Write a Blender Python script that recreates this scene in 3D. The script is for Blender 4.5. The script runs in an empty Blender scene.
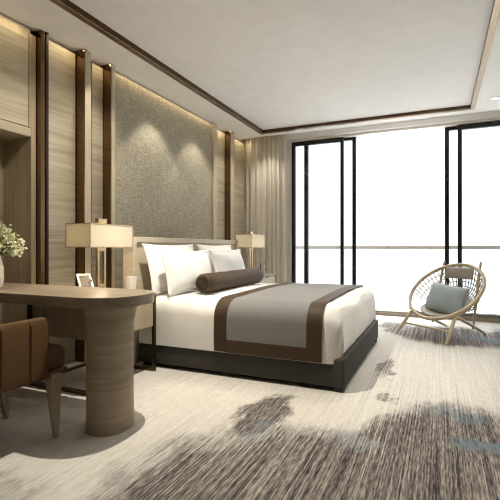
import bpy, bmesh, math, random
from mathutils import Vector, Matrix
random.seed(7)
PI = math.pi
S = bpy.context.scene
COL = S.collection

# ------------------------------------------------------------------ materials
def new_mat(name):
    m = bpy.data.materials.new(name); m.use_nodes = True
    nt = m.node_tree
    return m, nt, nt.nodes['Principled BSDF']

def plain(name, col, rough=.6, metal=0., spec=.5, bump=0., bscale=200., sheen=0.):
    m, nt, b = new_mat(name)
    b.inputs['Base Color'].default_value = (*col, 1)
    b.inputs['Roughness'].default_value = rough
    b.inputs['Metallic'].default_value = metal
    b.inputs['Specular IOR Level'].default_value = spec
    if sheen:
        b.inputs['Sheen Weight'].default_value = sheen
    tc = nt.nodes.new('ShaderNodeTexCoord')
    n = nt.nodes.new('ShaderNodeTexNoise'); n.inputs['Scale'].default_value = bscale; n.inputs['Detail'].default_value = 3
    nt.links.new(tc.outputs['Object'], n.inputs['Vector'])
    if bump:
        bp = nt.nodes.new('ShaderNodeBump'); bp.inputs['Strength'].default_value = bump; bp.inputs['Distance'].default_value = .004
        nt.links.new(n.outputs['Fac'], bp.inputs['Height']); nt.links.new(bp.outputs['Normal'], b.inputs['Normal'])
    # a little tonal unevenness
    r = nt.nodes.new('ShaderNodeMapRange'); r.inputs['To Min'].default_value = .94; r.inputs['To Max'].default_value = 1.05
    mx = nt.nodes.new('ShaderNodeMix'); mx.data_type = 'RGBA'; mx.blend_type = 'MULTIPLY'; mx.inputs['Factor'].default_value = 1
    n2 = nt.nodes.new('ShaderNodeTexNoise'); n2.inputs['Scale'].default_value = 6
    nt.links.new(tc.outputs['Object'], n2.inputs['Vector'])
    nt.links.new(n2.outputs['Fac'], r.inputs['Value'])
    mx.inputs[6].default_value = (*col, 1)
    nt.links.new(r.outputs['Result'], mx.inputs[7])
    nt.links.new(mx.outputs[2], b.inputs['Base Color'])
    return m

def wood(name, dark, light, scale, rough=.45, bump=.15, wave=.5):
    """streaky oak; scale = noise frequency per axis (low along the grain)"""
    m, nt, b = new_mat(name)
    tc = nt.nodes.new('ShaderNodeTexCoord'); mp = nt.nodes.new('ShaderNodeMapping')
    mp.inputs['Scale'].default_value = scale
    nt.links.new(tc.outputs['Object'], mp.inputs['Vector'])
    n1 = nt.nodes.new('ShaderNodeTexNoise'); n1.inputs['Scale'].default_value = 1.; n1.inputs['Detail'].default_value = 6
    n1.inputs['Roughness'].default_value = .65; n1.inputs['Distortion'].default_value = wave
    n2 = nt.nodes.new('ShaderNodeTexNoise'); n2.inputs['Scale'].default_value = .23; n2.inputs['Detail'].default_value = 3
    n2.inputs['Distortion'].default_value = wave
    for n in (n1, n2): nt.links.new(mp.outputs['Vector'], n.inputs['Vector'])
    ad = nt.nodes.new('ShaderNodeMath'); ad.operation = 'ADD'
    nt.links.new(n1.outputs['Fac'], ad.inputs[0]); nt.links.new(n2.outputs['Fac'], ad.inputs[1])
    cr = nt.nodes.new('ShaderNodeValToRGB')
    cr.color_ramp.elements[0].position = .31; cr.color_ramp.elements[0].color = (*dark, 1)
    cr.color_ramp.elements[1].position = .67; cr.color_ramp.elements[1].color = (*light, 1)
    hf = nt.nodes.new('ShaderNodeMath'); hf.operation = 'MULTIPLY'; hf.inputs[1].default_value = .5
    nt.links.new(ad.outputs[0], hf.inputs[0]); nt.links.new(hf.outputs[0], cr.inputs['Fac'])
    nt.links.new(cr.outputs['Color'], b.inputs['Base Color'])
    b.inputs['Roughness'].default_value = rough
    bp = nt.nodes.new('ShaderNodeBump'); bp.inputs['Strength'].default_value = bump; bp.inputs['Distance'].default_value = .003
    nt.links.new(n1.outputs['Fac'], bp.inputs['Height']); nt.links.new(bp.outputs['Normal'], b.inputs['Normal'])
    return m

M = {}
OAK_D, OAK_L = (.25, .212, .148), (.49, .44, .33)
M['oak_h'] = wood('oak horizontal grain', OAK_D, OAK_L, (20, 2.6, 62))
M['oak_v'] = wood('oak vertical grain', (.26, .21, .135), (.45, .38, .265), (40, 40, 2.2))
M['oak_pale'] = wood('pale oak edge', (.36, .30, .21), (.58, .50, .37), (30, 30, 3))
M['oak_desk'] = wood('grey oak desk top', (.17, .135, .095), (.31, .25, .18), (3.2, 38, 60), rough=.32)
M['oak_drum'] = wood('grey oak pedestal', (.19, .15, .105), (.38, .315, .225), (3, 3, 75), rough=.5, wave=1.2)
M['oak_head'] = wood('pale oak headboard', (.42, .36, .26), (.62, .55, .42), (30, 4, 30))
M['oak_leg'] = wood('oak chair leg', (.2, .16, .11), (.36, .3, .22), (40, 40, 4))
M['ash'] = wood('pale ash', (.38, .30, .19), (.56, .46, .32), (30, 30, 12), rough=.4)
M['bronze'] = plain('polished bronze', (.20, .125, .07), .16, 1.)
M['bronze_dark'] = plain('dark bronze', (.10, .062, .034), .28, .9)
M['bronze_pol'] = plain('polished bronze flange', (.31, .215, .13), .3, 1.)
M['black'] = plain('black recess', (.006, .005, .004), .6)
M['black_metal'] = plain('black steel', (.018, .016, .014), .4, .6)
M['frame'] = plain('black aluminium', (.012, .012, .013), .35, .3)
M['brass'] = plain('satin brass', (.62, .48, .29), .28, 1.)
M['ceil'] = plain('white ceiling paint', (.86, .845, .82), .9, bump=.02)
M['wall'] = plain('cream wall paint', (.72, .67, .58), .9)
M['sheet'] = plain('white cotton', (.69, .675, .645), .85, bump=.05, bscale=60, sheen=.2)
M['pillow'] = plain('white pillow cotton', (.79, .78, .76), .85, bump=.05, bscale=60, sheen=.2)
M['runner'] = plain('grey wool runner', (.168, .164, .158), .8, bump=.25, bscale=320)
M['satin'] = plain('brown satin', (.052, .033, .018), .6, spec=.2, bump=.15, bscale=90)
M['base'] = plain('charcoal upholstery', (.052, .048, .042), .8, spec=.25, bump=.2, bscale=400)
M['leather'] = plain('tan leather', (.082, .042, .013), .6, spec=.25, bump=.12, bscale=160)
M['vase'] = plain('white ribbed ceramic', (.75, .72, .66), .4)
M['ceramic'] = plain('white ceramic', (.82, .80, .76), .3)
M['silver'] = plain('silver frame', (.80, .78, .74), .35, .7)
M['petal'] = plain('cream petals', (.92, .93, .68), .7)
M['stem'] = plain('green stems', (.16, .22, .07), .7)
M['photo'] = plain('grey photograph print', (.28, .25, .22), .4)
M['cushion'] = plain('blue grey cushion', (.30, .36, .385), .8, bump=.1, bscale=200)
M['pad'] = plain('taupe leather pad', (.33, .30, .25), .55)
M['rope'] = plain('natural flag cord', (.34, .28, .20), .85)
M['deck'] = plain('white terrace paving', (.82, .82, .82), .8)
M['rail'] = plain('taupe metal handrail', (.17, .145, .12), .5, .2)
M['sill'] = plain('beige stone threshold', (.30, .255, .20), .5)
M['jamb'] = plain('pale jamb paint', (.74, .71, .65), .8)

def glass_mat(name, refl=.06, tint=(1, 1, 1)):
    m = bpy.data.materials.new(name); m.use_nodes = True
    nt = m.node_tree; nt.nodes.clear()
    o = nt.nodes.new('ShaderNodeOutputMaterial'); t = nt.nodes.new('ShaderNodeBsdfTransparent'); g = nt.nodes.new('ShaderNodeBsdfGlossy')
    t.inputs['Color'].default_value = (*tint, 1); g.inputs['Roughness'].default_value = .02
    mx = nt.nodes.new('ShaderNodeMixShader'); fr = nt.nodes.new('ShaderNodeFresnel'); fr.inputs['IOR'].default_value = 1.3
    nt.links.new(fr.outputs[0], mx.inputs[0]); nt.links.new(t.outputs[0], mx.inputs[1]); nt.links.new(g.outputs[0], mx.inputs[2])
    nt.links.new(mx.outputs[0], o.inputs['Surface'])
    return m
M['glass'] = glass_mat('window glass', tint=(.93, .95, .96))
M['balustrade'] = glass_mat('balustrade glass', tint=(.94, .96, .97))
M['candle_glass'] = glass_mat('clear tumbler glass', tint=(.96, .96, .95))

def translucent(name, col, tr=.5):
    m = bpy.data.materials.new(name); m.use_nodes = True
    nt = m.node_tree; nt.nodes.clear()
    o = nt.nodes.new('ShaderNodeOutputMaterial'); d = nt.nodes.new('ShaderNodeBsdfDiffuse'); t = nt.nodes.new('ShaderNodeBsdfTranslucent')
    tc = nt.nodes.new('ShaderNodeTexCoord'); n = nt.nodes.new('ShaderNodeTexNoise'); n.inputs['Scale'].default_value = 300
    nt.links.new(tc.outputs['Object'], n.inputs['Vector'])
    r = nt.nodes.new('ShaderNodeValToRGB')
    r.color_ramp.elements[0].color = (*[c*.92 for c in col], 1); r.color_ramp.elements[1].color = (*col, 1)
    nt.links.new(n.outputs['Fac'], r.inputs['Fac'])
    nt.links.new(r.outputs['Color'], d.inputs['Color']); nt.links.new(r.outputs['Color'], t.inputs['Color'])
    mx = nt.nodes.new('ShaderNodeMixShader'); mx.inputs[0].default_value = tr
    nt.links.new(d.outputs[0], mx.inputs[1]); nt.links.new(t.outputs[0], mx.inputs[2]); nt.links.new(mx.outputs[0], o.inputs['Surface'])
    return m
M['shade'] = translucent('linen lamp shade', (.80, .76, .66), .42)
M['curtain'] = translucent('beige sheer curtain', (.84, .80, .73), .42)

def emit(name, col, s):
    m = bpy.data.materials.new(name); m.use_nodes = True
    b = m.node_tree.nodes['Principled BSDF']
    b.inputs['Base Color'].default_value = (*col, 1); b.inputs['Emission Color'].default_value = (*col, 1); b.inputs['Emission Strength'].default_value = s
    return m
M['bulb'] = emit('warm bulb', (1, .85, .62), 6)
M['lens'] = emit('downlight lens', (1, .9, .75), 3)

def fabric_panel():
    m, nt, b = new_mat('woven grey wall fabric')
    tc = nt.nodes.new('ShaderNodeTexCoord')
    outs = []
    for sc in ((1, 9, 75), (1, 100, 6), (1, 42, 48)):
        mp = nt.nodes.new('ShaderNodeMapping'); mp.inputs['Scale'].default_value = sc
        n = nt.nodes.new('ShaderNodeTexNoise'); n.inputs['Scale'].default_value = 1; n.inputs['Detail'].default_value = 3
        nt.links.new(tc.outputs['Object'], mp.inputs['Vector']); nt.links.new(mp.outputs['Vector'], n.inputs['Vector']); outs.append(n)
    a = nt.nodes.new('ShaderNodeMath'); a.operation = 'ADD'; c = nt.nodes.new('ShaderNodeMath'); c.operation = 'ADD'
    nt.links.new(outs[0].outputs['Fac'], a.inputs[0]); nt.links.new(outs[1].outputs['Fac'], a.inputs[1])
    nt.links.new(a.outputs[0], c.inputs[0]); nt.links.new(outs[2].outputs['Fac'], c.inputs[1])
    h = nt.nodes.new('ShaderNodeMath'); h.operation = 'DIVIDE'; h.inputs[1].default_value = 3; nt.links.new(c.outputs[0], h.inputs[0])
    cr = nt.nodes.new('ShaderNodeValToRGB')
    cr.color_ramp.elements[0].position = .36; cr.color_ramp.elements[0].color = (.16, .142, .098, 1)
    cr.color_ramp.elements[1].position = .64; cr.color_ramp.elements[1].color = (.44, .40, .30, 1)
    nt.links.new(h.outputs[0], cr.inputs['Fac']); nt.links.new(cr.outputs['Color'], b.inputs['Base Color'])
    b.inputs['Roughness'].default_value = .55
    bp = nt.nodes.new('ShaderNodeBump'); bp.inputs['Strength'].default_value = .9; bp.inputs['Distance'].default_value = .010
    nt.links.new(h.outputs[0], bp.inputs['Height']); nt.links.new(bp.outputs['Normal'], b.inputs['Normal'])
    return m
M['fabric'] = fabric_panel()

def carpet_mat():
    m, nt, b = new_mat('abstract streaked carpet')
    L = nt.links
    tc = nt.nodes.new('ShaderNodeTexCoord')
    def noise(scale, detail=4, dist=0., rough=.6, off=(0, 0, 0)):
        mp = nt.nodes.new('ShaderNodeMapping'); mp.inputs['Scale'].default_value = scale; mp.inputs['Location'].default_value = off
        n = nt.nodes.new('ShaderNodeTexNoise'); n.inputs['Scale'].default_value = 1; n.inputs['Detail'].default_value = detail
        n.inputs['Distortion'].default_value = dist; n.inputs['Roughness'].default_value = rough
        L.new(tc.outputs['Object'], mp.inputs['Vector']); L.new(mp.outputs['Vector'], n.inputs['Vector'])
        return n
    def math_(op, a, bb=None, clamp=False):
        n = nt.nodes.new('ShaderNodeMath'); n.operation = op; n.use_clamp = clamp
        for i, v in enumerate((a, bb)):
            if v is None: continue
            if isinstance(v, (int, float)): n.inputs[i].default_value = v
            else: L.new(v, n.inputs[i])
        return n.outputs[0]
    # warped coordinates for blobs
    w = noise((2.2, 1.6, 1), 5, .4)
    sub = nt.nodes.new('ShaderNodeVectorMath'); sub.operation = 'SUBTRACT'; sub.inputs[1].default_value = (.5, .5, .5)
    L.new(w.outputs['Color'], sub.inputs[0])
    sc = nt.nodes.new('ShaderNodeVectorMath'); sc.operation = 'SCALE'; sc.inputs['Scale'].default_value = .75
    L.new(sub.outputs[0], sc.inputs[0])
    ad = nt.nodes.new('ShaderNodeVectorMath'); ad.operation = 'ADD'
    L.new(tc.outputs['Object'], ad.inputs[0]); L.new(sc.outputs[0], ad.inputs[1])
    def blob(cx, cy, rx, ry, amp):
        mp = nt.nodes.new('ShaderNodeMapping'); mp.vector_type = 'POINT'
        mp.inputs['Location'].default_value = (-cx/rx, -cy/ry, 0); mp.inputs['Scale'].default_value = (1/rx, 1/ry, 0)
        L.new(ad.outputs[0], mp.inputs['Vector'])
        ln = nt.nodes.new('ShaderNodeVectorMath'); ln.operation = 'LENGTH'; L.new(mp.outputs['Vector'], ln.inputs[0])
        r = nt.nodes.new('ShaderNodeMapRange'); r.interpolation_type = 'SMOOTHSTEP'
        r.inputs['From Min'].default_value = 1.15; r.inputs['From Max'].default_value = .55
        r.inputs['To Min'].default_value = 0; r.inputs['To Max'].default_value = amp
        L.new(ln.outputs['Value'], r.inputs['Value'])
        return r.outputs[0]
    dark = None
    for bl in [(-.50, 1.50, 1.0, 1.0, 1.), (-.95, 1.7, .4, .5, .9), (-1.08, 2.45, .20, .40, .85), (.25, 2.2, .75, .95, 1.), (.9, 1.2, 1.2, 1.2, 1.),
               (-.35, 3.02, .10, .12, .5), (.15, 5.45, .75, .65, .95), (1.2, 5.6, .7, .9, 1.), (-.42, 3.75, .08, .35, .55),
               (-.45, 5.6, .35, .5, .6), (-2.9, .9, .8, .7, .4), (-1.9, 1.2, .3, .2, .3), (-1.6, 4.9, .7, .8, .7)]:
        v = blob(*bl)
        dark = v if dark is None else math_('MAXIMUM', dark, v)
    st = noise((125, 13, 1), 3, 0, .6)          # fine streaks along the room
    st2 = noise((34, 1.3, 1), 3, 0, off=(3, 1, 0))
    fl = noise((190, 120, 1), 2)
    ln_ = noise((115, .8, 1), 2, 0, .5, off=(7, 2, 0))
    stv = math_('ADD', math_('ADD', math_('MULTIPLY', st.outputs['Fac'], .42), math_('MULTIPLY', st2.outputs['Fac'], .2)), math_('MULTIPLY', ln_.outputs['Fac'], .38))
    # dark colour varies from plum to brown grey
    cr = nt.nodes.new('ShaderNodeValToRGB'); e = cr.color_ramp.elements
    e[0].position = .41; e[0].color = (.030, .025, .026, 1); e[1].position = .62; e[1].color = (.36, .325, .28, 1)
    k = e.new(.5); k.color = (.125, .109, .101, 1)
    L.new(stv, cr.inputs['Fac'])
    cl = nt.nodes.new('ShaderNodeValToRGB'); e = cl.color_ramp.elements
    e[0].position = .34; e[0].color = (.38, .358, .32, 1); e[1].position = .58; e[1].color = (.57, .545, .50, 1)
    L.new(stv, cl.inputs['Fac'])
    fac = math_('ADD', math_('MULTIPLY', dark, 1.25), math_('MULTIPLY', math_('SUBTRACT', stv, .52), -1.6))
    fac = math_('MULTIPLY', fac, 1.0, True)
    fac = math_('MULTIPLY', fac, math_('MULTIPLY', dark, 3., True), True)
    mx = nt.nodes.new('ShaderNodeMix'); mx.data_type = 'RGBA'
    L.new(fac, mx.inputs['Factor']); L.new(cl.outputs['Color'], mx.inputs[6]); L.new(cr.outputs['Color'], mx.inputs[7])
    blue = None
    for bl in [(-1.0, 2.2, .10, .16, .38), (.27, 2.42, .24, .12, 1.1), (.12, 2.90, .2, .12, .55), (.55, 5.35, .32, .12, .8), (-.45, 2.35, .12, .15, .35)]:
        v = blob(*bl); blue = v if blue is None else math_('MAXIMUM', blue, v)
    bf = math_('MULTIPLY', blue, math_('MULTIPLY', math_('SUBTRACT', st.outputs['Fac'], .25), 2.4), True)
    mb = nt.nodes.new('ShaderNodeMix'); mb.data_type = 'RGBA'; mb.inputs[7].default_value = (.115, .18, .215, 1)
    L.new(bf, mb.inputs['Factor']); L.new(mx.outputs[2], mb.inputs[6])
    L.new(mb.outputs[2], b.inputs['Base Color'])
    b.inputs['Roughness'].default_value = .95; b.inputs['Specular IOR Level'].default_value = .15
    bp = nt.nodes.new('ShaderNodeBump'); bp.inputs['Strength'].default_value = .35; bp.inputs['Distance'].default_value = .006
    L.new(math_('ADD', st.outputs['Fac'], fl.outputs['Fac']), bp.inputs['Height']); L.new(bp.outputs['Normal'], b.inputs['Normal'])
    return m
M['carpet'] = carpet_mat()

# ------------------------------------------------------------------ builders
def wloc(o):
    v = Vector((0, 0, 0))
    while o is not None:
        v += o.location; o = o.parent
    return v

def obj(name, bm, m, parent=None, origin=None, smooth=False):
    """link a bmesh given in world coordinates as one mesh object"""
    me = bpy.data.meshes.new(name)
    bmesh.ops.recalc_face_normals(bm, faces=bm.faces[:])
    if parent is not None: org = wloc(parent)
    elif origin is not None: org = Vector(origin)
    else:
        xs = [v.co for v in bm.verts]
        mn = Vector([min(c[i] for c in xs) for i in range(3)]); mxx = Vector([max(c[i] for c in xs) for i in range(3)])
        org = Vector(((mn.x+mxx.x)/2, (mn.y+mxx.y)/2, mn.z))
    for v in bm.verts: v.co -= org
    bm.to_mesh(me); bm.free()
    me.materials.append(m)
    if smooth:
        for p in me.polygons: p.use_smooth = True
        if smooth != 'all':
            try: me.set_sharp_from_angle(angle=math.radians(38))
            except Exception: pass
    o = bpy.data.objects.new(name, me); COL.objects.link(o)
    if parent is not None: o.parent = parent
    else: o.location = org
    return o

def tag(o, label, cat, group=None):
    o['label'] = label; o['category'] = cat
    if group: o['group'] = group
    return o

def thing(name, loc, label, cat, group=None):
    o = bpy.data.objects.new(name, None); COL.objects.link(o); o.location = loc
    o.empty_display_size = .1
    return tag(o, label, cat, group)

def struct(name, bm, m, parent=None, origin=(0, 0, 0)):
    o = obj(name, bm, m, parent, origin)
    if parent is None: o['kind'] = 'structure'
    return o

def copy_tree(o, parent=None):
    c = o.copy(); COL.objects.link(c)
    if parent is not None: c.parent = parent
    for ch in list(o.children): copy_tree(ch, c)
    return c

def box(bm, x0, x1, y0, y1, z0, z1, bevel=0., seg=2):
    r = bmesh.ops.create_cube(bm, size=1)
    vs = r['verts']
    for v in vs:
        v.co = Vector(((x0+x1)/2 + v.co.x*(x1-x0), (y0+y1)/2 + v.co.y*(y1-y0), (z0+z1)/2 + v.co.z*(z1-z0)))
    if bevel:
        es = list({e for v in vs for e in v.link_edges})
        bmesh.ops.bevel(bm, geom=es, offset=bevel, segments=seg, profile=.5, affect='EDGES', clamp_overlap=True)
    return bm

def bx(*a, **k): return box(bmesh.new(), *a, **k)

def tube(bm, pts, rad, seg=10, closed=False, cap=True):
    """swept round tube along points; rad number or list"""
    n = len(pts); pts = [Vector(p) for p in pts]
    rads = rad if isinstance(rad, (list, tuple)) else [rad]*n
    rings = []; prev = None
    for i, p in enumerate(pts):
        if closed: t = pts[(i+1) % n] - pts[i-1]
        else: t = pts[min(i+1, n-1)] - pts[max(i-1, 0)]
        t.normalize()
        if prev is None:
            a = Vector((0, 0, 1)) if abs(t.z) < .9 else Vector((1, 0, 0))
            u = t.cross(a).normalized()
        else:
            u = (prev - t*prev.dot(t)).normalized()
        prev = u; w = t.cross(u)
        rings.append([bm.verts.new(p + (u*math.cos(2*PI*k/seg) + w*math.sin(2*PI*k/seg))*rads[i]) for k in range(seg)])
    m = n if closed else n-1
    for i in range(m):
        a, b = rings[i], rings[(i+1) % n]
        for k in range(seg): bm.faces.new((a[k], a[(k+1) % seg], b[(k+1) % seg], b[k]))
    if cap and not closed:
        bm.faces.new(rings[0][::-1]); bm.faces.new(rings[-1])
    return bm

def lathe(bm, prof, cx, cy, seg=32, sx=1., sy=1., power=2., rib=None):
    """prof: (radius, z); superellipse sections"""
    rings = []
    for r, z in prof:
        ring = []
        for k in range(seg):
            a = 2*PI*k/seg; c, s = math.cos(a), math.sin(a)
            q = (abs(c)**power + abs(s)**power)**(-1/power)
            rr = r*q*(1 + (rib[1]*math.cos(rib[0]*a) if rib else 0))
            ring.append(bm.verts.new((cx + rr*c*sx, cy + rr*s*sy, z)))
        rings.append(ring)
    for a, b in zip(rings, rings[1:]):
        for k in range(seg): bm.faces.new((a[k], a[(k+1) % seg], b[(k+1) % seg], b[k]))
    bm.faces.new(rings[0][::-1]); bm.faces.new(rings[-1])
    return bm

def prism(bm, poly, z0, z1, bevel=0.):
    lo = [bm.verts.new((x, y, z0)) for x, y in poly]; hi = [bm.verts.new((x, y, z1)) for x, y in poly]
    n = len(poly)
    for i in range(n): bm.faces.new((lo[i], lo[(i+1) % n], hi[(i+1) % n], hi[i]))
    bm.faces.new(lo[::-1]); top = bm.faces.new(hi)
    if bevel:
        bmesh.ops.bevel(bm, geom=list(top.edges), offset=bevel, segments=3, profile=.5, affect='EDGES')
    return bm

def taper(bm, a, b, wa, wb, depth_dir=None):
    """square tapered bar from a to b with half widths wa, wb"""
    a, b = Vector(a), Vector(b); t = (b-a).normalized()
    u = Vector((1, 0, 0)) - t*t.x; u.normalize(); w = t.cross(u)
    def ring(p, h): return [bm.verts.new(p + u*h*i + w*h*j) for i, j in ((-1, -1), (1, -1), (1, 1), (-1, 1))]
    r0, r1 = ring(a, wa), ring(b, wb)
    for k in range(4): bm.faces.new((r0[k], r0[(k+1) % 4], r1[(k+1) % 4], r1[k]))
    bm.faces.new(r0[::-1]); bm.faces.new(r1)
    bmesh.ops.bevel(bm, geom=bm.edges[:], offset=min(wa, wb)*.25, segments=2, profile=.5, affect='EDGES')
    return bm

def pillow_bm(w, h, t, nx=26, ny=20, flange=0., pinch=.07, sag=0., seed=0, mat=None):
    """plump cushion in its own plane: x width, y height, z thickness; transformed by mat"""
    rnd = random.Random(seed); ph = [rnd.uniform(0, 6.28) for _ in range(6)]
    bm = bmesh.new(); grid = {}
    for side in (1, -1):
        for i in range(nx+1):
            for j in range(ny+1):
                u, v = i/nx*2-1, j/ny*2-1
                # keep more samples near the rim
                u = math.sin(u*PI/2)*.35 + u*.65; v = math.sin(v*PI/2)*.35 + v*.65
                border = i in (0, nx) or j in (0, ny)
                x = u*w/2*(1 - pinch*(1-v*v)*abs(u)**3) ; y = v*h/2*(1 - pinch*(1-u*u)*abs(v)**3)
                fl = flange
                uu = min(1, abs(u)/(1-fl*2/w)) if fl else abs(u); vv = min(1, abs(v)/(1-fl*2/h)) if fl else abs(v)
                z = t/2*((1-uu**2.6)*(1-vv**2.6))**.48
                if z > 0:
                    z *= 1 + .07*math.sin(3.1*u+ph[0])*math.sin(2.7*v+ph[1]) + .035*math.sin(7*u+4*v+ph[2])
                z = max(z, .004)
                y -= sag*(1-u*u)*(v+1)*.5
                if border:
                    if side == 1: grid[(0, i, j)] = grid[(1, i, j)] = bm.verts.new((x, y, 0))
                else:
                    grid[(0 if side == 1 else 1, i, j)] = bm.verts.new((x, y, side*z))
    for s in (0, 1):
        for i in range(nx):
            for j in range(ny):
                q = [grid[(s, i, j)], grid[(s, i+1, j)], grid[(s, i+1, j+1)], grid[(s, i, j+1)]]
                bm.faces.new(q if s == 0 else q[::-1])
    if mat is not None: bm.transform(mat)
    return bm

def frame_mat(o, xdir, ydir):
    x = Vector(xdir).normalized(); y = Vector(ydir); y = (y - x*y.dot(x)).normalized(); z = x.cross(y)
    m = Matrix.Identity(4)
    for i, a in enumerate((x, y, z)):
        for r in range(3): m[r][i] = a[r]
    for r in range(3): m[r][3] = o[r]
    return m

# ------------------------------------------------------------------ the room
WX = -3.30            # wall behind the cladding
WY = 6.67             # window plane
RX = 2.30             # right wall
BY = -1.60            # wall behind the camera
CZ = 3.0
struct('floor', bx(-3.75, RX+.1, BY-.1, WY+.02, -.12, 0), M['carpet'])
bm = bx(-3.75, WX, BY-.1, 1.2, 0, 3.2); box(bm, WX-.1, WX, 2.45, 7.0, 0, 3.2); box(bm, -3.75, -3.65, 1.2, 2.5, 0, 3.2); box(bm, -3.75, WX, 2.45, 2.55, 0, 3.2)
struct('wall_left', bm, M['wall'])
struct('wall_right', bx(RX, RX+.1, BY-.1, WY+.4, 0, 3.2), M['wall'])
struct('wall_back', bx(-3.75, RX+.1, BY-.1, BY, 0, 3.2), M['wall'])
bm = bx(-3.40, -2.43, WY-.02, WY+.22, 0, 3.2); box(bm, 2.0, RX+.1, WY-.02, WY+.22, 0, 3.2); box(bm, -2.43, 2.0, WY-.02, WY+.22, 2.965, 3.2)
struct('wall_front', bm, M['jamb'])
# ceiling: soffit at 3.0 round a raised tray, with a curtain slot before the window
TX0, TX1, TY0, TY1, TZ = -2.70, .41, -.9, 6.06, 3.04
SY0, SY1 = 6.28, 6.60
bm = bx(-3.75, TX0, BY-.1, SY0, CZ, 3.2); box(bm, TX1, RX+.1, BY-.1, SY0, CZ, 3.2)
box(bm, TX0, TX1, BY-.1, TY0, CZ, 3.2); box(bm, TX0, TX1, TY1, SY0, CZ, 3.2); box(bm, TX0, TX1, TY0, TY1, TZ, 3.2)
box(bm, -3.75, RX+.1, SY0, SY1, 3.09, 3.2); box(bm, -3.75, RX+.1, SY1, WY-.02, CZ, 3.2)
struct('ceiling', bm, M['ceil'])
# bronze trim lining the tray: upright band and polished flange
def ring_trim(x0, x1, y0, y1, w, z0, z1):
    bm = bx(x0, x0+w, y0, y1, z0, z1); box(bm, x1-w, x1, y0, y1, z0, z1)
    box(bm, x0+w, x1-w, y0, y0+w, z0, z1); box(bm, x0+w, x1-w, y1-w, y1, z0, z1)
    return bm
struct('trim_1', ring_trim(TX0, TX1, TY0, TY1, .012, CZ-.004, TZ), M['bronze_dark'])
fw = .065
struct('trim_2', ring_trim(TX0-fw, TX1+fw*.7, TY0-fw, TY1+fw, fw*.85, CZ-.006, CZ), M['bronze_pol'])

# ------------------------------------------------------------------ wall cladding
PT = 2.965            # panel tops
def oak_panel(y0, y1, label, x=-3.24):
    return tag(obj('oak_wall_panel', bx(WX, x, y0, y1, 0, PT, bevel=.004, seg=1), M['oak_h']), label, 'wall panel', 'oak panels on the headboard wall')
oak_panel(2.52, 2.838, 'wide oak wall panel between the flower niche and the first bronze strip, behind the desk')
oak_panel(3.036, 3.178, 'narrow oak wall panel between two bronze strips, behind the near table lamp')
oak_panel(5.465, 5.742, 'pale oak wall panel right of the grey fabric, above the far end of the headboard')
oak_panel(6.06, 6.44, 'oak wall panel next to the curtain, behind the far table lamp')

def pilaster(y0, y1, label, x=-3.14):
    t = thing('wall_pilaster', (-3.2, (y0+y1)/2, 0), label, 'pilaster', 'bronze sided pilasters on the headboard wall')
    obj('front_board', bx(WX+.01, x, y0+.012, y1, 0, CZ-.002, bevel=.003, seg=1), M['oak_pale'], t)
    a = obj('bronze_side', bx(WX+.01, x+.001, y0, y0+.012, 0, CZ-.002), M['bronze'], t); a['label'] = 'mirror polished bronze cheek'
    b = obj('shadow_gap', bx(WX+.01, -3.238, y1, y1+.016, 0, CZ-.002), M['black'], t); b['label'] = 'black recessed gap'
pilaster(2.845, 2.932, 'pilaster with bronze side between wide and narrow oak panels, behind the near lamp')
pilaster(3.18, 3.244, 'slim pilaster with bronze side at the near edge of the grey fabric')
pilaster(5.742, 5.870, 'pilaster with bronze side between the two oak panels right of the fabric')
# bronze strip beside the niche
t = thing('bronze_wall_strip', (-3.2, 2.47, 0), 'dark bronze mirror strip with black edge between niche cabinet and wide oak panel', 'wall strip')
obj('mirror_strip', bx(WX, -3.21, 2.450, 2.497, 0, CZ-.002), M['bronze'], t)
obj('black_edge', bx(WX, -3.20, 2.497, 2.519, 0, CZ-.002), M['black'], t)
# fabric panel
t = thing('fabric_wall_panel', (-3.2, 4.3, 0), 'large woven grey fabric wall panel above the headboard', 'wall panel')
obj('woven_fabric', bx(WX+.01, -3.2, 3.262, 5.275, .0, PT+.01), M['fabric'], t)
for y0, y1 in ((3.25, 3.262), (5.275, 5.385)):
    obj('edge_trim', bx(WX+.01, -3.17, y0, y1, 0, CZ-.002, bevel=.003, seg=1), M['oak_pale'], t)
obj('shadow_gap', bx(WX+.01, -3.23, 5.385, 5.455, 0, CZ-.002), M['black'], t)
# low oak ledge that the bed stands against
t = tag(obj('oak_wainscot', bx(-3.198, -3.165, 3.27, 5.27, 0, 1.10, bevel=.004, seg=1), M['oak_h']), 'low oak wainscot board across the fabric panel, behind the headboard', 'wainscot')

# niche cabinet
nx = -3.26
cab = thing('niche_cabinet', (-3.45, 1.8, 0), 'built-in oak cabinet with open niche beside the desk, behind the flowers', 'cabinet')
obj('side_panel', bx(-3.62, nx, 2.400, 2.445, 0, 2.945, bevel=.003, seg=1), M['oak_v'], cab)
obj('back_panel', bx(-3.645, -3.62, 1.22, 2.445, 0, 2.945), M['oak_v'], cab)
up = obj('upper_box', bx(-3.615, nx-.022, 1.22, 2.398, 2.055, 2.9), M['oak_h'], cab)
dr = obj('door', bx(nx-.02, nx, 1.25, 2.375, 2.135, 2.89, bevel=.003, seg=1), M['oak_h'], cab)
obj('lower_rail', bx(nx-.02, nx, 1.22, 2.398, 2.055, 2.130, bevel=.003, seg=1), M['oak_h'], cab)
obj('stile', bx(nx-.02, nx, 2.379, 2.398, 2.135, 2.945), M['oak_v'], cab)
obj('cornice', bx(nx-.03, nx-.012, 1.22, 2.398, 2.895, 2.99), M['oak_pale'], cab)
obj('side_panel', bx(-3.62, nx, 1.2, 1.22, 0, 2.945), M['oak_v'], cab)

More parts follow.
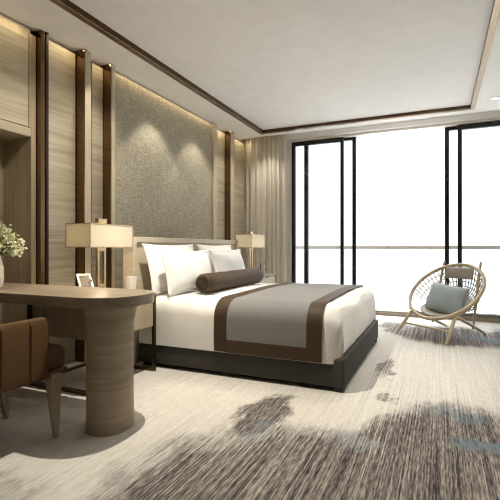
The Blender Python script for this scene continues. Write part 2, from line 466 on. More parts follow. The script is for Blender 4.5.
# ------------------------------------------------------------------ windows (sliding leaves in two tracks)
def leaf(n, x0, x1, y, top, st=.062, stl=.062):
    f = bx(x0, x0+stl, y-.03, y+.03, .07, top); box(f, x1-st, x1, y-.03, y+.03, .07, top)
    box(f, x0+stl, x1-st, y-.03, y+.03, top-.068, top)
    root = thing_s('window_%d' % n, ((x0+x1)/2, y, .07))
    obj('window_frame', f, M['frame'], root)
    obj('bottom_rail', bx(x0+stl, x1-st, y-.025, y+.025, .07, .10), M['rail'], root)
    obj('window_pane', bx(x0+stl-.005, x1-st+.005, y-.004, y+.004, .095, top-.06), M['glass'], root)
    return root
def thing_s(name, loc):
    o = bpy.data.objects.new(name, None); COL.objects.link(o); o.location = loc; o['kind'] = 'structure'; return o
leaf(1, -2.415, -1.488, WY+.03, 2.955, .055, .062)
leaf(2, -2.215, -1.297, WY+.12, 2.990, .062, .07)
leaf(3, .262, 1.25, WY+.03, 2.955, .06, .06)
leaf(4, .083, 1.07, WY+.12, 2.985, .06, .062)
bm = bx(-2.43, 2.0, WY-.03, WY+.17, 0, .045); box(bm, -2.43, 2.0, WY+.0, WY+.06, .045, .07); box(bm, -2.43, 2.0, WY+.09, WY+.15, .045, .07)
struct('trim_3', bm, M['sill'])

# terrace outside
bm = bx(-6, 6, WY+.225, 9.0, -.2, -.02)
struct('floor_terrace', bm, M['deck'])
bal = thing('balcony_balustrade', (0, 8.6, -.02), 'terrace balustrade with taupe handrail and clear glass beyond the window', 'balustrade')
obj('handrail', bx(-6, 6, 8.56, 8.64, 1.064, 1.136, bevel=.01), M['rail'], bal)
for i in range(5):
    obj('glass_panel', bx(-5.98+i*2.4, -3.62+i*2.4, 8.594, 8.606, -.02, 1.068), M['balustrade'], bal)

# curtain
def curtain():
    bm = bmesh.new(); n = 240; x0, x1 = -3.27, -2.43; th = .0
    rows = []
    for z in (0.015, .8, 1.6, 2.4, 3.08):
        row = []
        for i in range(n+1):
            t = i/n; x = x0 + (x1-x0)*t
            a = t*2*PI*8
            y = 6.47 + .03*math.sin(a + .6*math.sin(3*t*PI)) + .014*math.sin(2.3*a+z*.4) + .01*math.sin(z*1.3+t*9)
            row.append(bm.verts.new((x + .012*math.sin(2*a), y, z)))
        rows.append(row)
    for a, b in zip(rows, rows[1:]):
        for i in range(n): bm.faces.new((a[i], a[i+1], b[i+1], b[i]))
    return bm
tag(obj('curtain', curtain(), M['curtain'], smooth='all'), 'beige pleated full height curtain gathered left of the window', 'curtain')

# ------------------------------------------------------------------ bed
BX0, BX1, BY0, BY1 = -2.60, -.66, 2.98, 4.81
bed = thing('bed', ((BX0+BX1)/2, (BY0+BY1)/2, 0), 'king size bed with charcoal base, oak headboard and white bedding', 'bed')
obj('bed_base', bx(BX0, BX1, BY0, BY1, .035, .255, bevel=.014, seg=3), M['base'], bed, smooth=True)
for x in (BX0+.08, BX1-.045):
    for y in (BY0+.045, BY1-.045):
        f = obj('foot', bx(x-.035, x+.035, y-.035, y+.035, 0, .04), M['black'], bed)
def duvet_section(e=0., zb=.212, nseg=9, R=.15):
    """closed outline in (y, z) from near hem over the top to the far hem, offset outward by e"""
    y0, y1, zt = BY0-.015-e, BY1+.015+e, .645+e
    r = R+e
    pts = [(y0, zb), (y0-.004, (zb+zt-r)/2), (y0, zt-r)]
    for k in range(1, nseg+1):
        a = PI - k/nseg*PI/2
        pts.append((y0+r+r*math.cos(a), zt-r+r*math.sin(a)))
    for k in range(1, 8):
        t = k/8; pts.append((y0+r+(y1-y0-2*r)*t, zt+.012*math.sin(t*PI)))
    for k in range(nseg+1):
        a = PI/2 - k/nseg*PI/2
        pts.append((y1-r+r*math.cos(a), zt-r+r*math.sin(a)))
    pts += [(y1+.004, (zb+zt-r)/2), (y1, zb)]
    return pts
def duvet():
    bm = bmesh.new(); rows = []
    xe = BX1-.03; R = .13; x0 = -2.585
    xs = [x0 + (xe-R-x0)*k/30 for k in range(31)]
    secs = [(x, 0.) for x in xs] + [(xe-R+R*math.sin(k/8*PI/2), R*(1-math.cos(k/8*PI/2))) for k in range(1, 9)]
    for x, d in secs:
        row = []
        base = duvet_section(0)
        for y, z in base:
            yc = (BY0+BY1)/2
            # shrink towards the foot so the end is rounded
            zz = z - d*max(0, (z-.28)/.36) if d else z
            yy = yc + (y-yc)*(1 - .55*d/(BY1-BY0)*2)
            w = (.004*math.sin(9*x+5*y) + .003*math.sin(17*y-6*x+z*9) + .003*math.sin(23*x+3*math.sin(4*y)))*max(0, min(1, (z-.24)/.12))
            row.append(bm.verts.new((x + (.010*math.sin(7*y+11*z)*max(0, min(1, (z-.24)/.15)) if d > .05 else 0), yy + w*(1 if y > yc else -1)*.8, zz + w)))
        rows.append(row)
    for a, b in zip(rows, rows[1:]):
        for i in range(len(a)-1): bm.faces.new((a[i], a[i+1], b[i+1], b[i]))
    for row in (rows[0], rows[-1]):
        # end panel down to the base
        n = len(row); low = row[0].co.z
        bot = [bm.verts.new((BX1-.05 if row is rows[-1] else v.co.x, v.co.y, low)) for v in row[1:-1]]
        bot = [row[0]] + bot + [row[-1]]
        mid = [row[0]] + [bm.verts.new((BX1-.018+.006*math.sin(13*v.co.y) if row is rows[-1] else v.co.x, v.co.y, (v.co.z+low)/2)) for v in row[1:-1]] + [row[-1]]
        for i in range(n-1):
            for A, B in ((row, mid), (mid, bot)):
                q = []
                for v in (A[i], A[i+1], B[i+1], B[i]):
                    if v not in q: q.append(v)
                if len(q) >= 3:
                    try: bm.faces.new(q)
                    except ValueError: pass
    bmesh.ops.subdivide_edges(bm, edges=bm.edges[:], cuts=1, use_grid_fill=True)
    return bm
dv = obj('duvet', duvet(), M['sheet'], bed, smooth='all'); dv['label'] = 'white cotton duvet tucked over the base'
hb = obj('headboard', bx(-2.76, -2.665, 2.985, 5.03, .0, 1.165), M['oak_head'], bed)
fr = bx(-2.77, -2.64, 2.955, 3.005, 0, 1.20, bevel=.006); box(fr, -2.77, -2.64, 5.01, 5.06, 0, 1.20, bevel=.006); box(fr, -2.77, -2.64, 3.005, 5.01, 1.145, 1.20, bevel=.006)
obj('headboard_frame', fr, M['oak_head'], hb)

# runner (throw) across the bed
def runner_strip(x0, x1, e, j0=None, nx=6, zb=.222, th=.006):
    bm = bmesh.new(); sec = duvet_section(e, zb); sec2 = duvet_section(e-th, zb)
    rows = []
    for k in range(nx+1):
        x = x0 + (x1-x0)*k/nx
        rows.append(([bm.verts.new((x+.004*math.sin(6*y), y, z+.002*math.sin(9*x+4*y))) for y, z in sec], [bm.verts.new((x, y, z)) for y, z in sec2]))
    for (a, a2), (b, b2) in zip(rows, rows[1:]):
        n = len(a)
        for i in range(n-1):
            bm.faces.new((a[i], a[i+1], b[i+1], b[i])); bm.faces.new((a2[i], b2[i], b2[i+1], a2[i+1]))
        for i in (0, n-1): bm.faces.new((a[i], b[i], b2[i], a2[i]))
    for a, a2 in (rows[0], rows[-1]):
        for i in range(len(a)-1): bm.faces.new((a[i], a[i+1], a2[i+1], a2[i]))
    return bm
rx0, rx1, bw = -1.765, -.825, .118
rn = thing('bed_runner', ((rx0+rx1)/2, 3.9, .645), 'grey bed runner with wide brown border, spread over the white duvet', 'bed runner')
obj('centre_panel', runner_strip(rx0+.01, rx1-.01, .016, zb=.226), M['runner'], rn, smooth=True)
for x0, x1 in ((rx0, rx0+bw), (rx1-bw, rx1)):
    obj('border', runner_strip(x0, x1, .020, nx=2), M['satin'], rn, smooth=True)
def side_border(sign):
    yo = (BY0-.015-.022) if sign < 0 else (BY1+.015+.022)
    return bx(rx0+bw-.002, rx1-bw+.002, min(yo, yo-sign*.006), max(yo, yo-sign*.006), .220, .325)
for s in (-1, 1): obj('border', side_border(s), M['satin'], rn)

# pillows
def pillow(name, yc, w, h, t, xb, xt, zb, label, cat, mat, group=None, flange=.035, seed=0, twist=0., zt=None):
    lean = Vector((xt-xb, 0, h*.97))
    o = Vector(((xb+xt)/2, yc, zb + h*.48))
    mt = frame_mat(o, (twist, 1, 0), lean)
    return tag(obj(name, pillow_bm(w, h, t, flange=flange, seed=seed, mat=mt), mat, smooth='all'), label, cat, group)
G = 'white pillows against the headboard'
pillow('pillow', 3.42, .84, .50, .14, -2.46, -2.58, .655, 'white pillow leaning on the near half of the headboard, behind another', 'pillow', M['pillow'], G, seed=1)
pillow('pillow', 4.32, .82, .50, .14, -2.46, -2.58, .655, 'white pillow leaning on the far half of the headboard, behind another', 'pillow', M['pillow'], G, seed=2)
pillow('pillow', 3.40, .80, .435, .17, -2.27, -2.37, .655, 'front white pillow nearest the desk, beside the near end of the bolster', 'pillow', M['pillow'], G, seed=3, twist=.03)
pillow('pillow', 4.27, .80, .44, .17, -2.28, -2.40, .655, 'front white pillow on the window side, behind the middle of the bolster', 'pillow', M['pillow'], G, seed=4, twist=-.02)
# bolster
def bolster():
    xc, zc, R, y0, y1 = -2.09, .753, .096, 3.27, 4.52
    bm = bmesh.new()
    prof = [(0, y0+.012), (.03, y0+.004), (.07, y0), (.084, y0+.012), (R, y0+.03)] + [(R*(1+.02*math.sin(k*2.1)), y0+.03+(y1-y0-.06)*k/14) for k in range(1, 14)] + [(R, y1-.03), (.084, y1-.012), (.07, y1), (.03, y1-.004), (0, y1-.012)]
    prof = [(max(r, .002), y) for r, y in prof]
    seg = 36; rings = []
    for r, y in prof:
        rings.append([bm.verts.new((xc + r*math.cos(2*PI*k/seg)*(1.03), y, zc + r*math.sin(2*PI*k/seg)*.98)) for k in range(seg)])
    for a, b in zip(rings, rings[1:]):
        for k in range(seg): bm.faces.new((a[k], a[(k+1) % seg], b[(k+1) % seg], b[k]))
    bm.faces.new(rings[0]); bm.faces.new(rings[-1])
    return bm, (xc, zc, R, y0, y1)
bbm, (bxc, bzc, bR, by0, by1) = bolster()
bol = tag(obj('bolster_pillow', bbm, M['satin'], smooth=True), 'round brown satin bolster lying before the white pillows', 'bolster')
for y in (by0, by1):
    sgn = -1 if y == by0 else 1
    b_ = bmesh.new()
    for k in range(14):     # gathered end pleats
        a = 2*PI*k/14
        tube(b_, [(bxc+.016*math.cos(a), y-.002*sgn, bzc+.016*math.sin(a)), (bxc+.05*math.cos(a+.15), y+.003*sgn, bzc+.05*math.sin(a+.15)), (bxc+.080*math.cos(a+.2), y-.006*sgn, bzc+.080*math.sin(a+.2))], [.004, .006, .004], 6)
    box(b_, bxc-.012, bxc+.012, y-.006, y+.006, bzc-.012, bzc+.012, bevel=.005)
    obj('gathered_end', b_, M['satin'], bol, smooth=True)

# ------------------------------------------------------------------ nightstands
def nightstand(y0, y1, label):
    x0, x1, zt = -3.06, -2.335, .70
    t = thing('nightstand', ((x0+x1)/2, (y0+y1)/2, 0), label, 'nightstand', 'nightstands beside the bed')
    obj('top', bx(x0, x1+.002, y0+.002, y1-.002, zt-.022, zt, bevel=.003), M['oak_desk'], t)
    obj('cabinet_box', bx(x0+.02, x1-.025, y0+.03, y1-.03, .40, zt-.024), M['oak_v'], t)
    d = obj('drawer', bx(x1-.024, x1-.006, y0+.034, y1-.034, .405, zt-.03, bevel=.003), M['oak_v'], t)
    obj('drawer_pull', bx(x1-.006, x1+.004, (y0+y1)/2-.06, (y0+y1)/2+.06, .655, .664), M['bronze_dark'], d)
    w = .026
    for ya in (y0, y1-w):
        obj('leg', bx(x1-w, x1, ya, ya+w, 0, zt-.024), M['bronze_dark'], t)
        obj('leg', bx(x0, x0+w, ya, ya+w, 0, zt-.024), M['bronze_dark'], t)
        obj('floor_rail', bx(x0+w, x1-w, ya, ya+w, 0, w), M['bronze_dark'], t)
    obj('back_rail', bx(x0, x0+w, y0+w, y1-w, 0, w), M['bronze_dark'], t)
    return t
NS_DY = 2.86
ns = nightstand(2.215, 2.90, 'oak and dark bronze nightstand between desk and bed, carrying the near lamp')
n2 = copy_tree(ns); n2.location.y += NS_DY; n2['label'] = 'oak and dark bronze nightstand at the curtain side of the bed'

def lamp(xc, yc, zb, label):
    t = thing('table_lamp', (xc, yc, zb), label, 'lamp', 'brass table lamps on the nightstands')
    obj('base', bx(xc-.07, xc+.07, yc-.09, yc+.09, zb, zb+.018, bevel=.004), M['brass'], t)
    for s in (-1, 1):
        obj('stem', bx(xc-.011, xc+.011, yc+s*.034-.010, yc+s*.034+.010, zb+.018, 1.30), M['brass'], t)
    obj('clip', bx(xc-.013, xc+.013, yc-.03, yc+.03, .775, .80, bevel=.002), M['brass'], t)
    obj('cross_bar', bx(xc-.012, xc+.012, yc-.028, yc+.028, 1.07, 1.095), M['brass'], t)
    obj('finial', bx(xc-.02, xc+.02, yc-.045, yc+.045, 1.298, 1.335, bevel=.003), M['brass'], t)
    sx, sy, z0, z1, th = .127, .226, 1.103, 1.284, .004
    b = bx(xc-sx, xc-sx+th, yc-sy, yc+sy, z0, z1); box(b, xc+sx-th, xc+sx, yc-sy, yc+sy, z0, z1)
    box(b, xc-sx+th, xc+sx-th, yc-sy, yc-sy+th, z0, z1); box(b, xc-sx+th, xc+sx-th, yc+sy-th, yc+sy, z0, z1)
    sh = obj('lamp_shade', b, M['shade'], t)
    e = bmesh.new()
    for z in (z0, z1):
        for x in (xc-sx, xc+sx): box(e, x-.003, x+.003, yc-sy-.003, yc+sy+.003, z-.003, z+.003)
        for y in (yc-sy, yc+sy): box(e, xc-sx, xc+sx, y-.003, y+.003, z-.003, z+.003)
    for x in (xc-sx, xc+sx):
        for y in (yc-sy, yc+sy): box(e, x-.0025, x+.0025, y-.0025, y+.0025, z0, z1)
    obj('shade_binding', e, M['brass'], sh)
    bb = bmesh.new(); bmesh.ops.create_uvsphere(bb, u_segments=16, v_segments=10, radius=.028, matrix=Matrix.Translation((xc, yc, 1.19)))
    obj('bulb', bb, M['bulb'], t, smooth=True)
    return t
LX, LY, LDY = -2.575, 2.503, 2.83
lamp1 = lamp(LX, LY, .70, 'brass table lamp with oblong linen shade behind the desk, near side of the bed')
lamp2 = copy_tree(lamp1); lamp2.location.y += LDY; lamp2['label'] = 'brass table lamp with oblong linen shade in front of the curtain'

# small things on the nightstands
def tapered_cup(xc, yc, z0, h, r0, r1):
    bm = bmesh.new()
    lathe(bm, [(r0, z0), (r1, z0+h), (r1-.006, z0+h), (r0-.006, z0+.02)], xc, yc, 24, power=5)
    return bm
tag(obj('cup', tapered_cup(-2.565, 2.838, .70, .137, .032, .041), M['ceramic'], smooth=True), 'white square tapered ceramic cup beside the near lamp', 'cup')
# tilted photo frame
pf_o = Vector((-2.75, 2.54, .70))
mt = frame_mat(pf_o, Vector((.30, .95, 0)), Vector((-.55, .36, 1)))
pf = thing('photo_frame', pf_o, 'small silver photo frame leaning back behind the near lamp', 'photo frame')
b = bmesh.new()
for a in ((-.06, -.045, 0, .2), (.045, .06, 0, .2), (-.045, .045, 0, .02), (-.045, .045, .18, .2)): box(b, a[0], a[1], a[2], a[3], -.006, .008)
for v in b.verts: v.co = Vector((v.co.x, v.co.y, v.co.z))
b.transform(mt); obj('frame', b, M['silver'], pf)
b = bx(-.045, .045, .02, .18, -.003, .003); b.transform(mt); obj('picture', b, M['photo'], pf)
b = bx(-.012, .012, .01, .15, -.004, .004); b.transform(frame_mat(pf_o + Vector((-.10, .07, 0)), Vector((.30, .95, 0)), Vector((.08, -.06, .15)))); obj('easel_back', b, M['silver'], pf)
cg = thing('candle_holder', (-2.46, 5.52, .70), 'white candle in a clear glass on the far nightstand by the curtain', 'candle')
b = bmesh.new(); lathe(b, [(.045, .70), (.047, .86), (.043, .86), (.042, .712)], -2.46, 5.52, 24); obj('tumbler', b, M['candle_glass'], cg, smooth=True)
b = bmesh.new(); lathe(b, [(.036, .714), (.036, .83)], -2.46, 5.52, 20); obj('candle', b, M['ceramic'], cg, smooth=True)

# ------------------------------------------------------------------ desk
DZ = .81
desk = thing('desk', (-2.4, 1.95, 0), 'long grey oak desk with rounded end on a drum pedestal', 'desk')
dy0, dy1, dx1 = 1.70, 2.205, -1.675
hw = (dy1-dy0)/2; yc = (dy0+dy1)/2; capl = .30
poly = [(-3.56, dy0)]
N = 28
for k in range(N+1):
    a = -PI/2 + PI*k/N
    c, s = math.cos(a), math.sin(a)
    q = (abs(c)**2.5 + abs(s)**2.5)**(-1/2.5)
    poly.append((dx1-capl + capl*q*c, yc + hw*q*s))
poly.append((-3.56, dy1))
obj('desk_top', prism(bmesh.new(), poly, DZ-.062, DZ, bevel=.006), M['oak_desk'], desk, smooth=True)
pcx, pcy, pr = -1.872, 1.895, .128
prof = []
for k in range(15):
    t = k/14; z = t*(DZ-.062)
    f = 1 + .15*max(0, (t-.72)/.28)**2 - .02*math.sin(t*PI) + .03*max(0, (.15-t)/.15)
    prof.append((pr*f, z))
obj('pedestal', lathe(bmesh.new(), prof, pcx, pcy, 48, 1.0, 1.06, power=2.3), M['oak_drum'], desk, smooth=True)
obj('wall_support', bx(-3.54, -3.48, dy0+.06, dy1-.04, 0, DZ-.063), M['oak_desk'], desk)

# vase with flowers on the desk
vx, vy = -2.846, 1.815
va = thing('vase', (vx, vy, DZ), 'white ribbed vase of cream flowers on the desk by the niche', 'vase')
prof = [(.040, DZ), (.055, DZ+.02), (.063, DZ+.08), (.060, DZ+.15), (.047, DZ+.205), (.043, DZ+.225), (.049, DZ+.245), (.045, DZ+.245), (.038, DZ+.22), (.036, DZ+.19)]
obj('vase_body', lathe(bmesh.new(), prof, vx, vy, 72, rib=(24, .02)), M['vase'], va, smooth='all')
fl = bmesh.new(); stb = bmesh.new()
rnd = random.Random(5)
for k in range(46):
    a = rnd.uniform(0, 2*PI); el = rnd.uniform(-.15, 1.45)
    L = rnd.uniform(.13, .195)
    d = Vector((math.cos(a)*math.cos(el), math.sin(a)*math.cos(el), math.sin(el)*.8))
    base = Vector((vx, vy, DZ+.21)); cen = Vector((vx, vy, DZ+.27))
    tip = cen + d*L
    mid = (base+tip)/2 + Vector((0, 0, .045))
    tube(stb, [base + Vector((d.x*.02, d.y*.02, 0)), mid, tip], .0016, 5)
    for q in range(13):
        p = tip + Vector((rnd.gauss(0, .024), rnd.gauss(0, .024), rnd.gauss(0, .022)))
        r = rnd.uniform(.008, .013)
        n = Vector((rnd.gauss(0, 1), rnd.gauss(0, 1), rnd.gauss(0, 1)+.6)).normalized()
        u = n.orthogonal().normalized(); w = n.cross(u)
        c = fl.verts.new(p); ring = []
        for j in range(10):
            rr = r*(1.25 if j % 2 == 0 else .7); aa = 2*PI*j/10
            ring.append(fl.verts.new(p + (u*math.cos(aa)+w*math.sin(aa))*rr + n*r*.45))
        for j in range(10): fl.faces.new((c, ring[j], ring[(j+1) % 10]))
        under = fl.verts.new(p - n*r*.5)
        for j in range(10): fl.faces.new((under, ring[(j+1) % 10], ring[j]))
        if q % 3 == 0: tube(stb, [tip - d*.05, p], .0011, 4)
f_ = obj('flower_heads', fl, M['petal'], va); f_['kind'] = 'stuff'
obj('stems', stb, M['stem'], va)
lf = bmesh.new()
for k in range(26):
    a = rnd.uniform(0, 2*PI); p0 = Vector((vx, vy, DZ+.24)); d = Vector((math.cos(a), math.sin(a), rnd.uniform(-.1, .7))).normalized(); L = rnd.uniform(.08, .14)
    u = d.cross(Vector((0, 0, 1))).normalized()
    vs = [lf.verts.new(p) for p in (p0+d*.03, p0+d*L*.6+u*.014+Vector((0, 0, .01)), p0+d*L, p0+d*L*.6-u*.014+Vector((0, 0, .01)))]
    lf.faces.new(vs)
    vs2 = [lf.verts.new(v.co - Vector((0, 0, .0015))) for v in vs]; lf.faces.new(vs2[::-1])
obj('leaves', lf, M['stem'], va)

# ------------------------------------------------------------------ tub chair at the desk
tx0, tx1 = -2.70, -2.065
tub = thing('armchair', (-2.38, 1.4, 0), 'brown leather tub armchair tucked under the desk', 'armchair')
def rounded_U():
    """plan of the wraparound back: near open to +y"""
    bm = bmesh.new()
    yf, yb, t = 1.62, .92, .085
    out, inn = [], []
    r = .22
    xs0, xs1 = tx0, tx1
    def path(o):
        a, b, c, d = xs0+o, xs1-o, yb+o, yf
        rr = r-o; p = [(b, d), (b, (d+c+rr)/2), (b, c+rr)]
        for k in range(1, 9):
            q = k/8*PI/2; p.append((b-rr+rr*math.cos(q), c+rr-rr*math.sin(q)))
        for k in range(0, 9):
            q = PI/2 + k/8*PI/2; p.append((a+rr+rr*math.cos(q), c+rr-rr*math.sin(q)))
        p += [(a, (d+c+rr)/2), (a, d)]
        return p
    po, pi_ = path(0), path(t)
    prof = [(0, .37), (0, .66), (.015, .693), (.045, .70), (.075, .692), (t, .66), (t, .37)]
    rows = []
    for (xo, yo), (xi, yi) in zip(po, pi_):
        row = []
        for s, z in prof:
            f = s/t
            zz = z + (.05*max(0, min(1, (1.25-yo)/.3)) if z > .6 else 0)
            row.append(bm.verts.new((xo+(xi-xo)*f, yo+(yi-yo)*f, zz)))
        rows.append(row)
    for a, b in zip(rows, rows[1:]):
        for i in range(len(a)): bm.faces.new((a[i], a[(i+1) % len(a)], b[(i+1) % len(a)], b[i]))
    bm.faces.new(rows[0]); bm.faces.new(rows[-1])
    return bm
back = obj('wraparound_back', rounded_U(), M['leather'], tub, smooth=True)
for y in (1.36, 1.52):
    b = bmesh.new(); tube(b, [(tx1+.001, y, .375), (tx1+.001, y, .67), (tx1-.02, y, .696)], .004, 6); obj('seam', b, M['leather'], back)
obj('seat', bx(tx0+.06, tx1-.02, .99, 1.775, .375, .515, bevel=.04, seg=4), M['leather'], tub, smooth=True)
obj('seat_frame', bx(tx0+.02, tx1-.004, 1.0, 1.755, .35, .385, bevel=.006), M['leather'], tub)
for (x, y, dx, dy) in ((tx1-.035, 1.68, .05, -.02), (tx0+.11, 1.68, .01, .05), (tx1-.06, 1.08, .04, -.06), (tx0+.06, 1.08, -.04, -.06)):
    obj('leg', taper(bmesh.new(), (x, y, .36), (x+dx, y+dy, 0), .034, .012), M['oak_leg'], tub)

# ------------------------------------------------------------------ hoop lounge chair by the window
PHI = math.radians(233.5); TAU = math.radians(42.6); HR = .465
HC = Vector((.072, 5.45, .56))
F = Vector((math.cos(PHI), math.sin(PHI), 0)); SD = Vector((-F.y, F.x, 0))
if SD.x < 0: SD = -SD
U = (-F*math.cos(TAU) + Vector((0, 0, 1))*math.sin(TAU)); NV = (F*math.sin(TAU) + Vector((0, 0, 1))*math.cos(TAU))
Z1 = Vector((0, 0, 1))
def hp(a, r=HR, n=0.): return HC + SD*math.cos(a)*r + U*math.sin(a)*r + NV*n      # a = 90 deg is the top of the back
hoop = thing('hoop_chair', (HC.x, HC.y, 0), 'round hoop lounge chair of pale wood with cord netting, by the window', 'armchair')
obj('hoop', tube(bmesh.new(), [hp(2*PI*k/72) for k in range(72)], .023, 12, closed=True), M['ash'], hoop, smooth='all')
# bowl of cord netting
def bowl(a, t):
    """t 0 at the hoop, 1 at the seat rim"""
    r = HR*(1-t) + .24*t; n = -.25*math.sin(t*PI/2)
    return hp(a, r, n) - U*0.05*t
net = bmesh.new()
NR = 28
for k in range(NR+1):
    a = math.radians(-8) + math.radians(196)*k/NR
    tube(net, [bowl(a, t/8) for t in range(9)], .006, 5)
for t in (.16, .32, .48, .64, .8, .95):
    tube(net, [bowl(math.radians(-8)+math.radians(196)*k/40, t) for k in range(41)], .006, 5)
nt_ = obj('cord_net', net, M['rope'], hoop, smooth='all'); nt_['label'] = 'knotted natural cord net'
# seat pad: shallow dish from the seat rim forward to the front of the hoop
sp = bmesh.new(); rows = []
for i in range(11):
    r = i/10; row = []
    for k in range(36):
        a = 2*PI*k/36
        rim = bowl(a, 1) if math.sin(a) > 0 else hp(a, .24+(.40-.24)*(-math.sin(a))**.7, -.25+.21*(-math.sin(a))**.8) - U*.05*(1+math.sin(a))
        c = HC - NV*.27 - U*.12
        row.append(c.lerp(rim, r) if i else c)
    rows.append(row)
top = [[sp.verts.new(p + NV*.02) for p in row] if i else [sp.verts.new(row[0]+NV*.02)] for i, row in enumerate(rows)]
bot = [[sp.verts.new(p - NV*.015) for p in row] if i else [sp.verts.new(row[0]-NV*.015)] for i, row in enumerate(rows)]
for g in (top, bot):
    for k in range(36): sp.faces.new((g[0][0], g[1][k], g[1][(k+1) % 36]))
    for a, b in zip(g[1:], g[2:]):
        for k in range(36): sp.faces.new((a[k], a[(k+1) % 36], b[(k+1) % 36], b[k]))
for k in range(36): sp.faces.new((top[-1][k], top[-1][(k+1) % 36], bot[-1][(k+1) % 36], bot[-1][k]))
obj('seat_pad', sp, M['pad'], hoop, smooth='all')
# legs, rails, uprights
fc = Vector((-.215, 5.125, 0)) ; ax = -F
fl_, fr_ = fc - SD*.363, fc + SD*.363
kl, kr = hp(math.radians(270-41), HR, -.03), hp(math.radians(270+41), HR, -.03)
bl_, br_ = fc + ax*.90 - SD*.275, fc + ax*.90 + SD*.275
for foot, knob in ((fl_, kl), (fr_, kr)):
    d = (knob-foot).normalized()
    obj('front_leg', tube(bmesh.new(), [foot + Z1*.004, foot.lerp(knob, .5), knob + d*.03], [.015, .021, .018], 10), M['ash'], hoop, smooth=True)
for foot, knob in ((bl_, kl), (br_, kr)):
    d = (knob-foot).normalized()
    obj('rear_rail', tube(bmesh.new(), [foot + Z1*.012, foot.lerp(knob, .5)+Z1*.012, knob + d*.06], [.013, .02, .016], 10), M['ash'], hoop, smooth=True)
ml, mr = fl_.lerp(kl, .45), fr_.lerp(kr, .45)
obj('stretcher', tube(bmesh.new(), [ml, ml.lerp(mr, .5), mr], [.010, .013, .010], 8), M['ash'], hoop, smooth=True)
tops = []
for sgn, foot, knob in ((-1, bl_, kl), (1, br_, kr)):
    a = math.radians(90 - sgn*34)
    top_ = hp(a, HR, -.035); low = foot.lerp(knob, .42)
    d = (top_-low).normalized()
    end = top_ + d*.12 + U*.01
    tops.append((low, top_))
    obj('upright', tube(bmesh.new(), [low - d*.03, low.lerp(top_, .5), top_, end], [.014, .018, .018, .013], 10), M['ash'], hoop, smooth=True)
# head pad hung from the hoop between the uprights
pc = hp(PI/2, HR-.115, -.035)
mt = frame_mat(pc, SD, U*.35 + Z1)
obj('head_pad', pillow_bm(.40, .15, .05, 16, 10, pinch=.0, seed=9, mat=mt), M['pad'], hoop, smooth='all')
for s in (-1, 1):
    p0 = hp(PI/2 - s*.30, HR, 0); p1 = pc + SD*s*.13 + U*.06
    obj('strap', tube(bmesh.new(), [p0, p1], .009, 8), M['pad'], hoop)
# cushion
cc = HC - NV*.06 - U*.09 + SD*.03
mt = frame_mat(cc, SD + F*.10 - Z1*.06, U*.55 + Z1*.62)
tag(obj('cushion', pillow_bm(.56, .38, .19, seed=12, mat=mt, pinch=.05), M['cushion'], smooth='all'), 'blue grey cushion lying in the hoop chair', 'cushion')

# ------------------------------------------------------------------ downlights and lamps
WARM = (1., .92, .79)
def downlight(x, y, z, label):
    t = thing('downlight', (x, y, z), label, 'downlight', 'recessed ceiling downlights')
    b = bmesh.new(); tube(b, [(x + .042*math.cos(2*PI*k/32), y + .042*math.sin(2*PI*k/32), z-.004) for k in range(32)], .006, 8, closed=True)
    obj('ring', b, M['ceil'], t, smooth='all')
    obj('lens', lathe(bmesh.new(), [(.036, z-.003), (.036, z-.001)], x, y, 24), M['lens'], t)
def spot(x, y, z, tx, ty, tz, power, ang, blend=.35, col=WARM, r=.03):  # used for the downlights and for added fill spots
    d = bpy.data.lights.new('downlight_or_fill', 'SPOT'); d.energy = power; d.spot_size = math.radians(ang); d.spot_blend = blend; d.color = col; d.shadow_soft_size = r
    o = bpy.data.objects.new('downlight_or_fill', d); COL.objects.link(o); o.location = (x, y, z-.012)
    o.rotation_euler = (Vector((tx, ty, tz)) - Vector((x, y, z))).to_track_quat('-Z', 'Y').to_euler()
def point(x, y, z, p, r=.03, col=WARM):
    d = bpy.data.lights.new('bulb_lamp', 'POINT'); d.energy = p; d.color = col; d.shadow_soft_size = r
    o = bpy.data.objects.new('bulb_lamp', d); COL.objects.link(o); o.location = (x, y, z)
def strip(x, y0, y1, z, p):
    d = bpy.data.lights.new('led_strip_lamp', 'AREA'); d.shape = 'RECTANGLE'; d.size = .012; d.size_y = y1-y0; d.energy = p; d.color = (1, .78, .45)
    o = bpy.data.objects.new('led_strip_lamp', d); COL.objects.link(o); o.location = (x, (y0+y1)/2, z); o.rotation_euler = (0, math.radians(-8), 0)

downlight(.66, 5.77, CZ, 'small round downlight in the ceiling above the hoop chair')
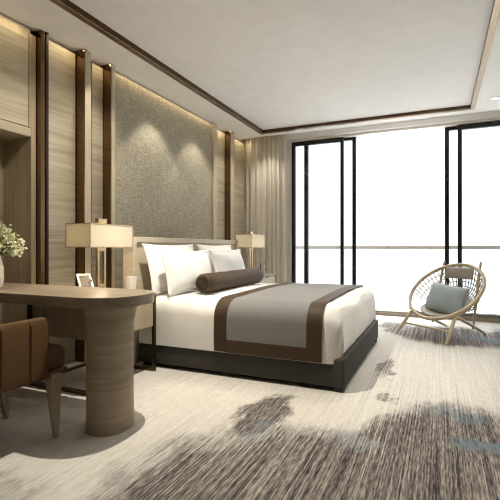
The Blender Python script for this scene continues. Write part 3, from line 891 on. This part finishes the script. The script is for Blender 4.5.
# washers over the fabric (in the left soffit), near downlights, and fill spots added in the tray
for y, p in ((3.88, 34), (4.79, 30), (2.97, 13), (5.6, 16)):
    spot(-2.86, y, CZ, -2.93, y, 0, p, 82, .45)
spot(-1.72, 2.37, TZ, -1.45, 2.55, 0, 215, 84, .5, r=.018)
spot(-.7, 4.2, TZ, -.7, 4.2, 0, 50, 110, .8)  # added fill over the bed, no fitting in the ceiling here
spot(-1.55, 2.5, TZ, -3.2, 2.75, 1.75, 56, 58, .8)  # added spot that brightens the near oak panels, no fitting
spot(-1.9, 1.75, TZ, -3.4, 2.2, 1.75, 44, 46, .8)
spot(-2.7, 6.05, CZ, -2.85, 6.5, .9, 24, 90, .8)
spot(.1, 3.4, TZ, .1, 3.4, 0, 45, 110, .8)  # added fill over the open carpet, no fitting in the ceiling here
for y in (LY, LY+LDY): point(LX, y, 1.17, 8, col=(1., .80, .55))
for y0, y1, p in ((1.25, 2.38, 1.5), (2.53, 2.83, .5), (3.04, 3.17, .25), (3.28, 5.26, 1.3), (5.47, 5.73, .5), (6.07, 6.42, .5)):
    strip(-3.16 if y0 > 2.4 else -3.18, y0, y1, CZ-.006, p)

# ------------------------------------------------------------------ sky, camera, view
w = bpy.data.worlds.new('overcast sky'); S.world = w; w.use_nodes = True
nt = w.node_tree; bg = nt.nodes['Background']
# overcast sky: brighter towards the zenith
tc = nt.nodes.new('ShaderNodeTexCoord'); sx = nt.nodes.new('ShaderNodeSeparateXYZ'); mr = nt.nodes.new('ShaderNodeMapRange')
nt.links.new(tc.outputs['Generated'], sx.inputs[0]); nt.links.new(sx.outputs['Z'], mr.inputs['Value'])
mr.inputs['From Min'].default_value = .28; mr.inputs['From Max'].default_value = 1; mr.inputs['To Min'].default_value = 1.25; mr.inputs['To Max'].default_value = 8.5
nt.links.new(mr.outputs['Result'], bg.inputs['Strength'])
bg.inputs['Color'].default_value = (.975, .985, 1, 1)

cam = bpy.data.cameras.new('camera'); co = bpy.data.objects.new('camera', cam); COL.objects.link(co)
co.location = (0, 0, 1.1); co.rotation_euler = (PI/2, 0, math.atan(.41))
cam.sensor_width = 36; cam.lens = 400/500*36; cam.shift_x = -.05; cam.shift_y = -.0052
cam.clip_start = .05
S.camera = co
S.view_settings.view_transform = 'Standard'; S.view_settings.look = 'None'; S.view_settings.exposure = .85; S.view_settings.gamma = 1
S.view_settings.use_curve_mapping = False
S.cycles.filter_width = 1.2
S.cycles.max_bounces = 10; S.cycles.diffuse_bounces = 6; S.cycles.transparent_max_bounces = 12
S.cycles.sample_clamp_indirect = 6
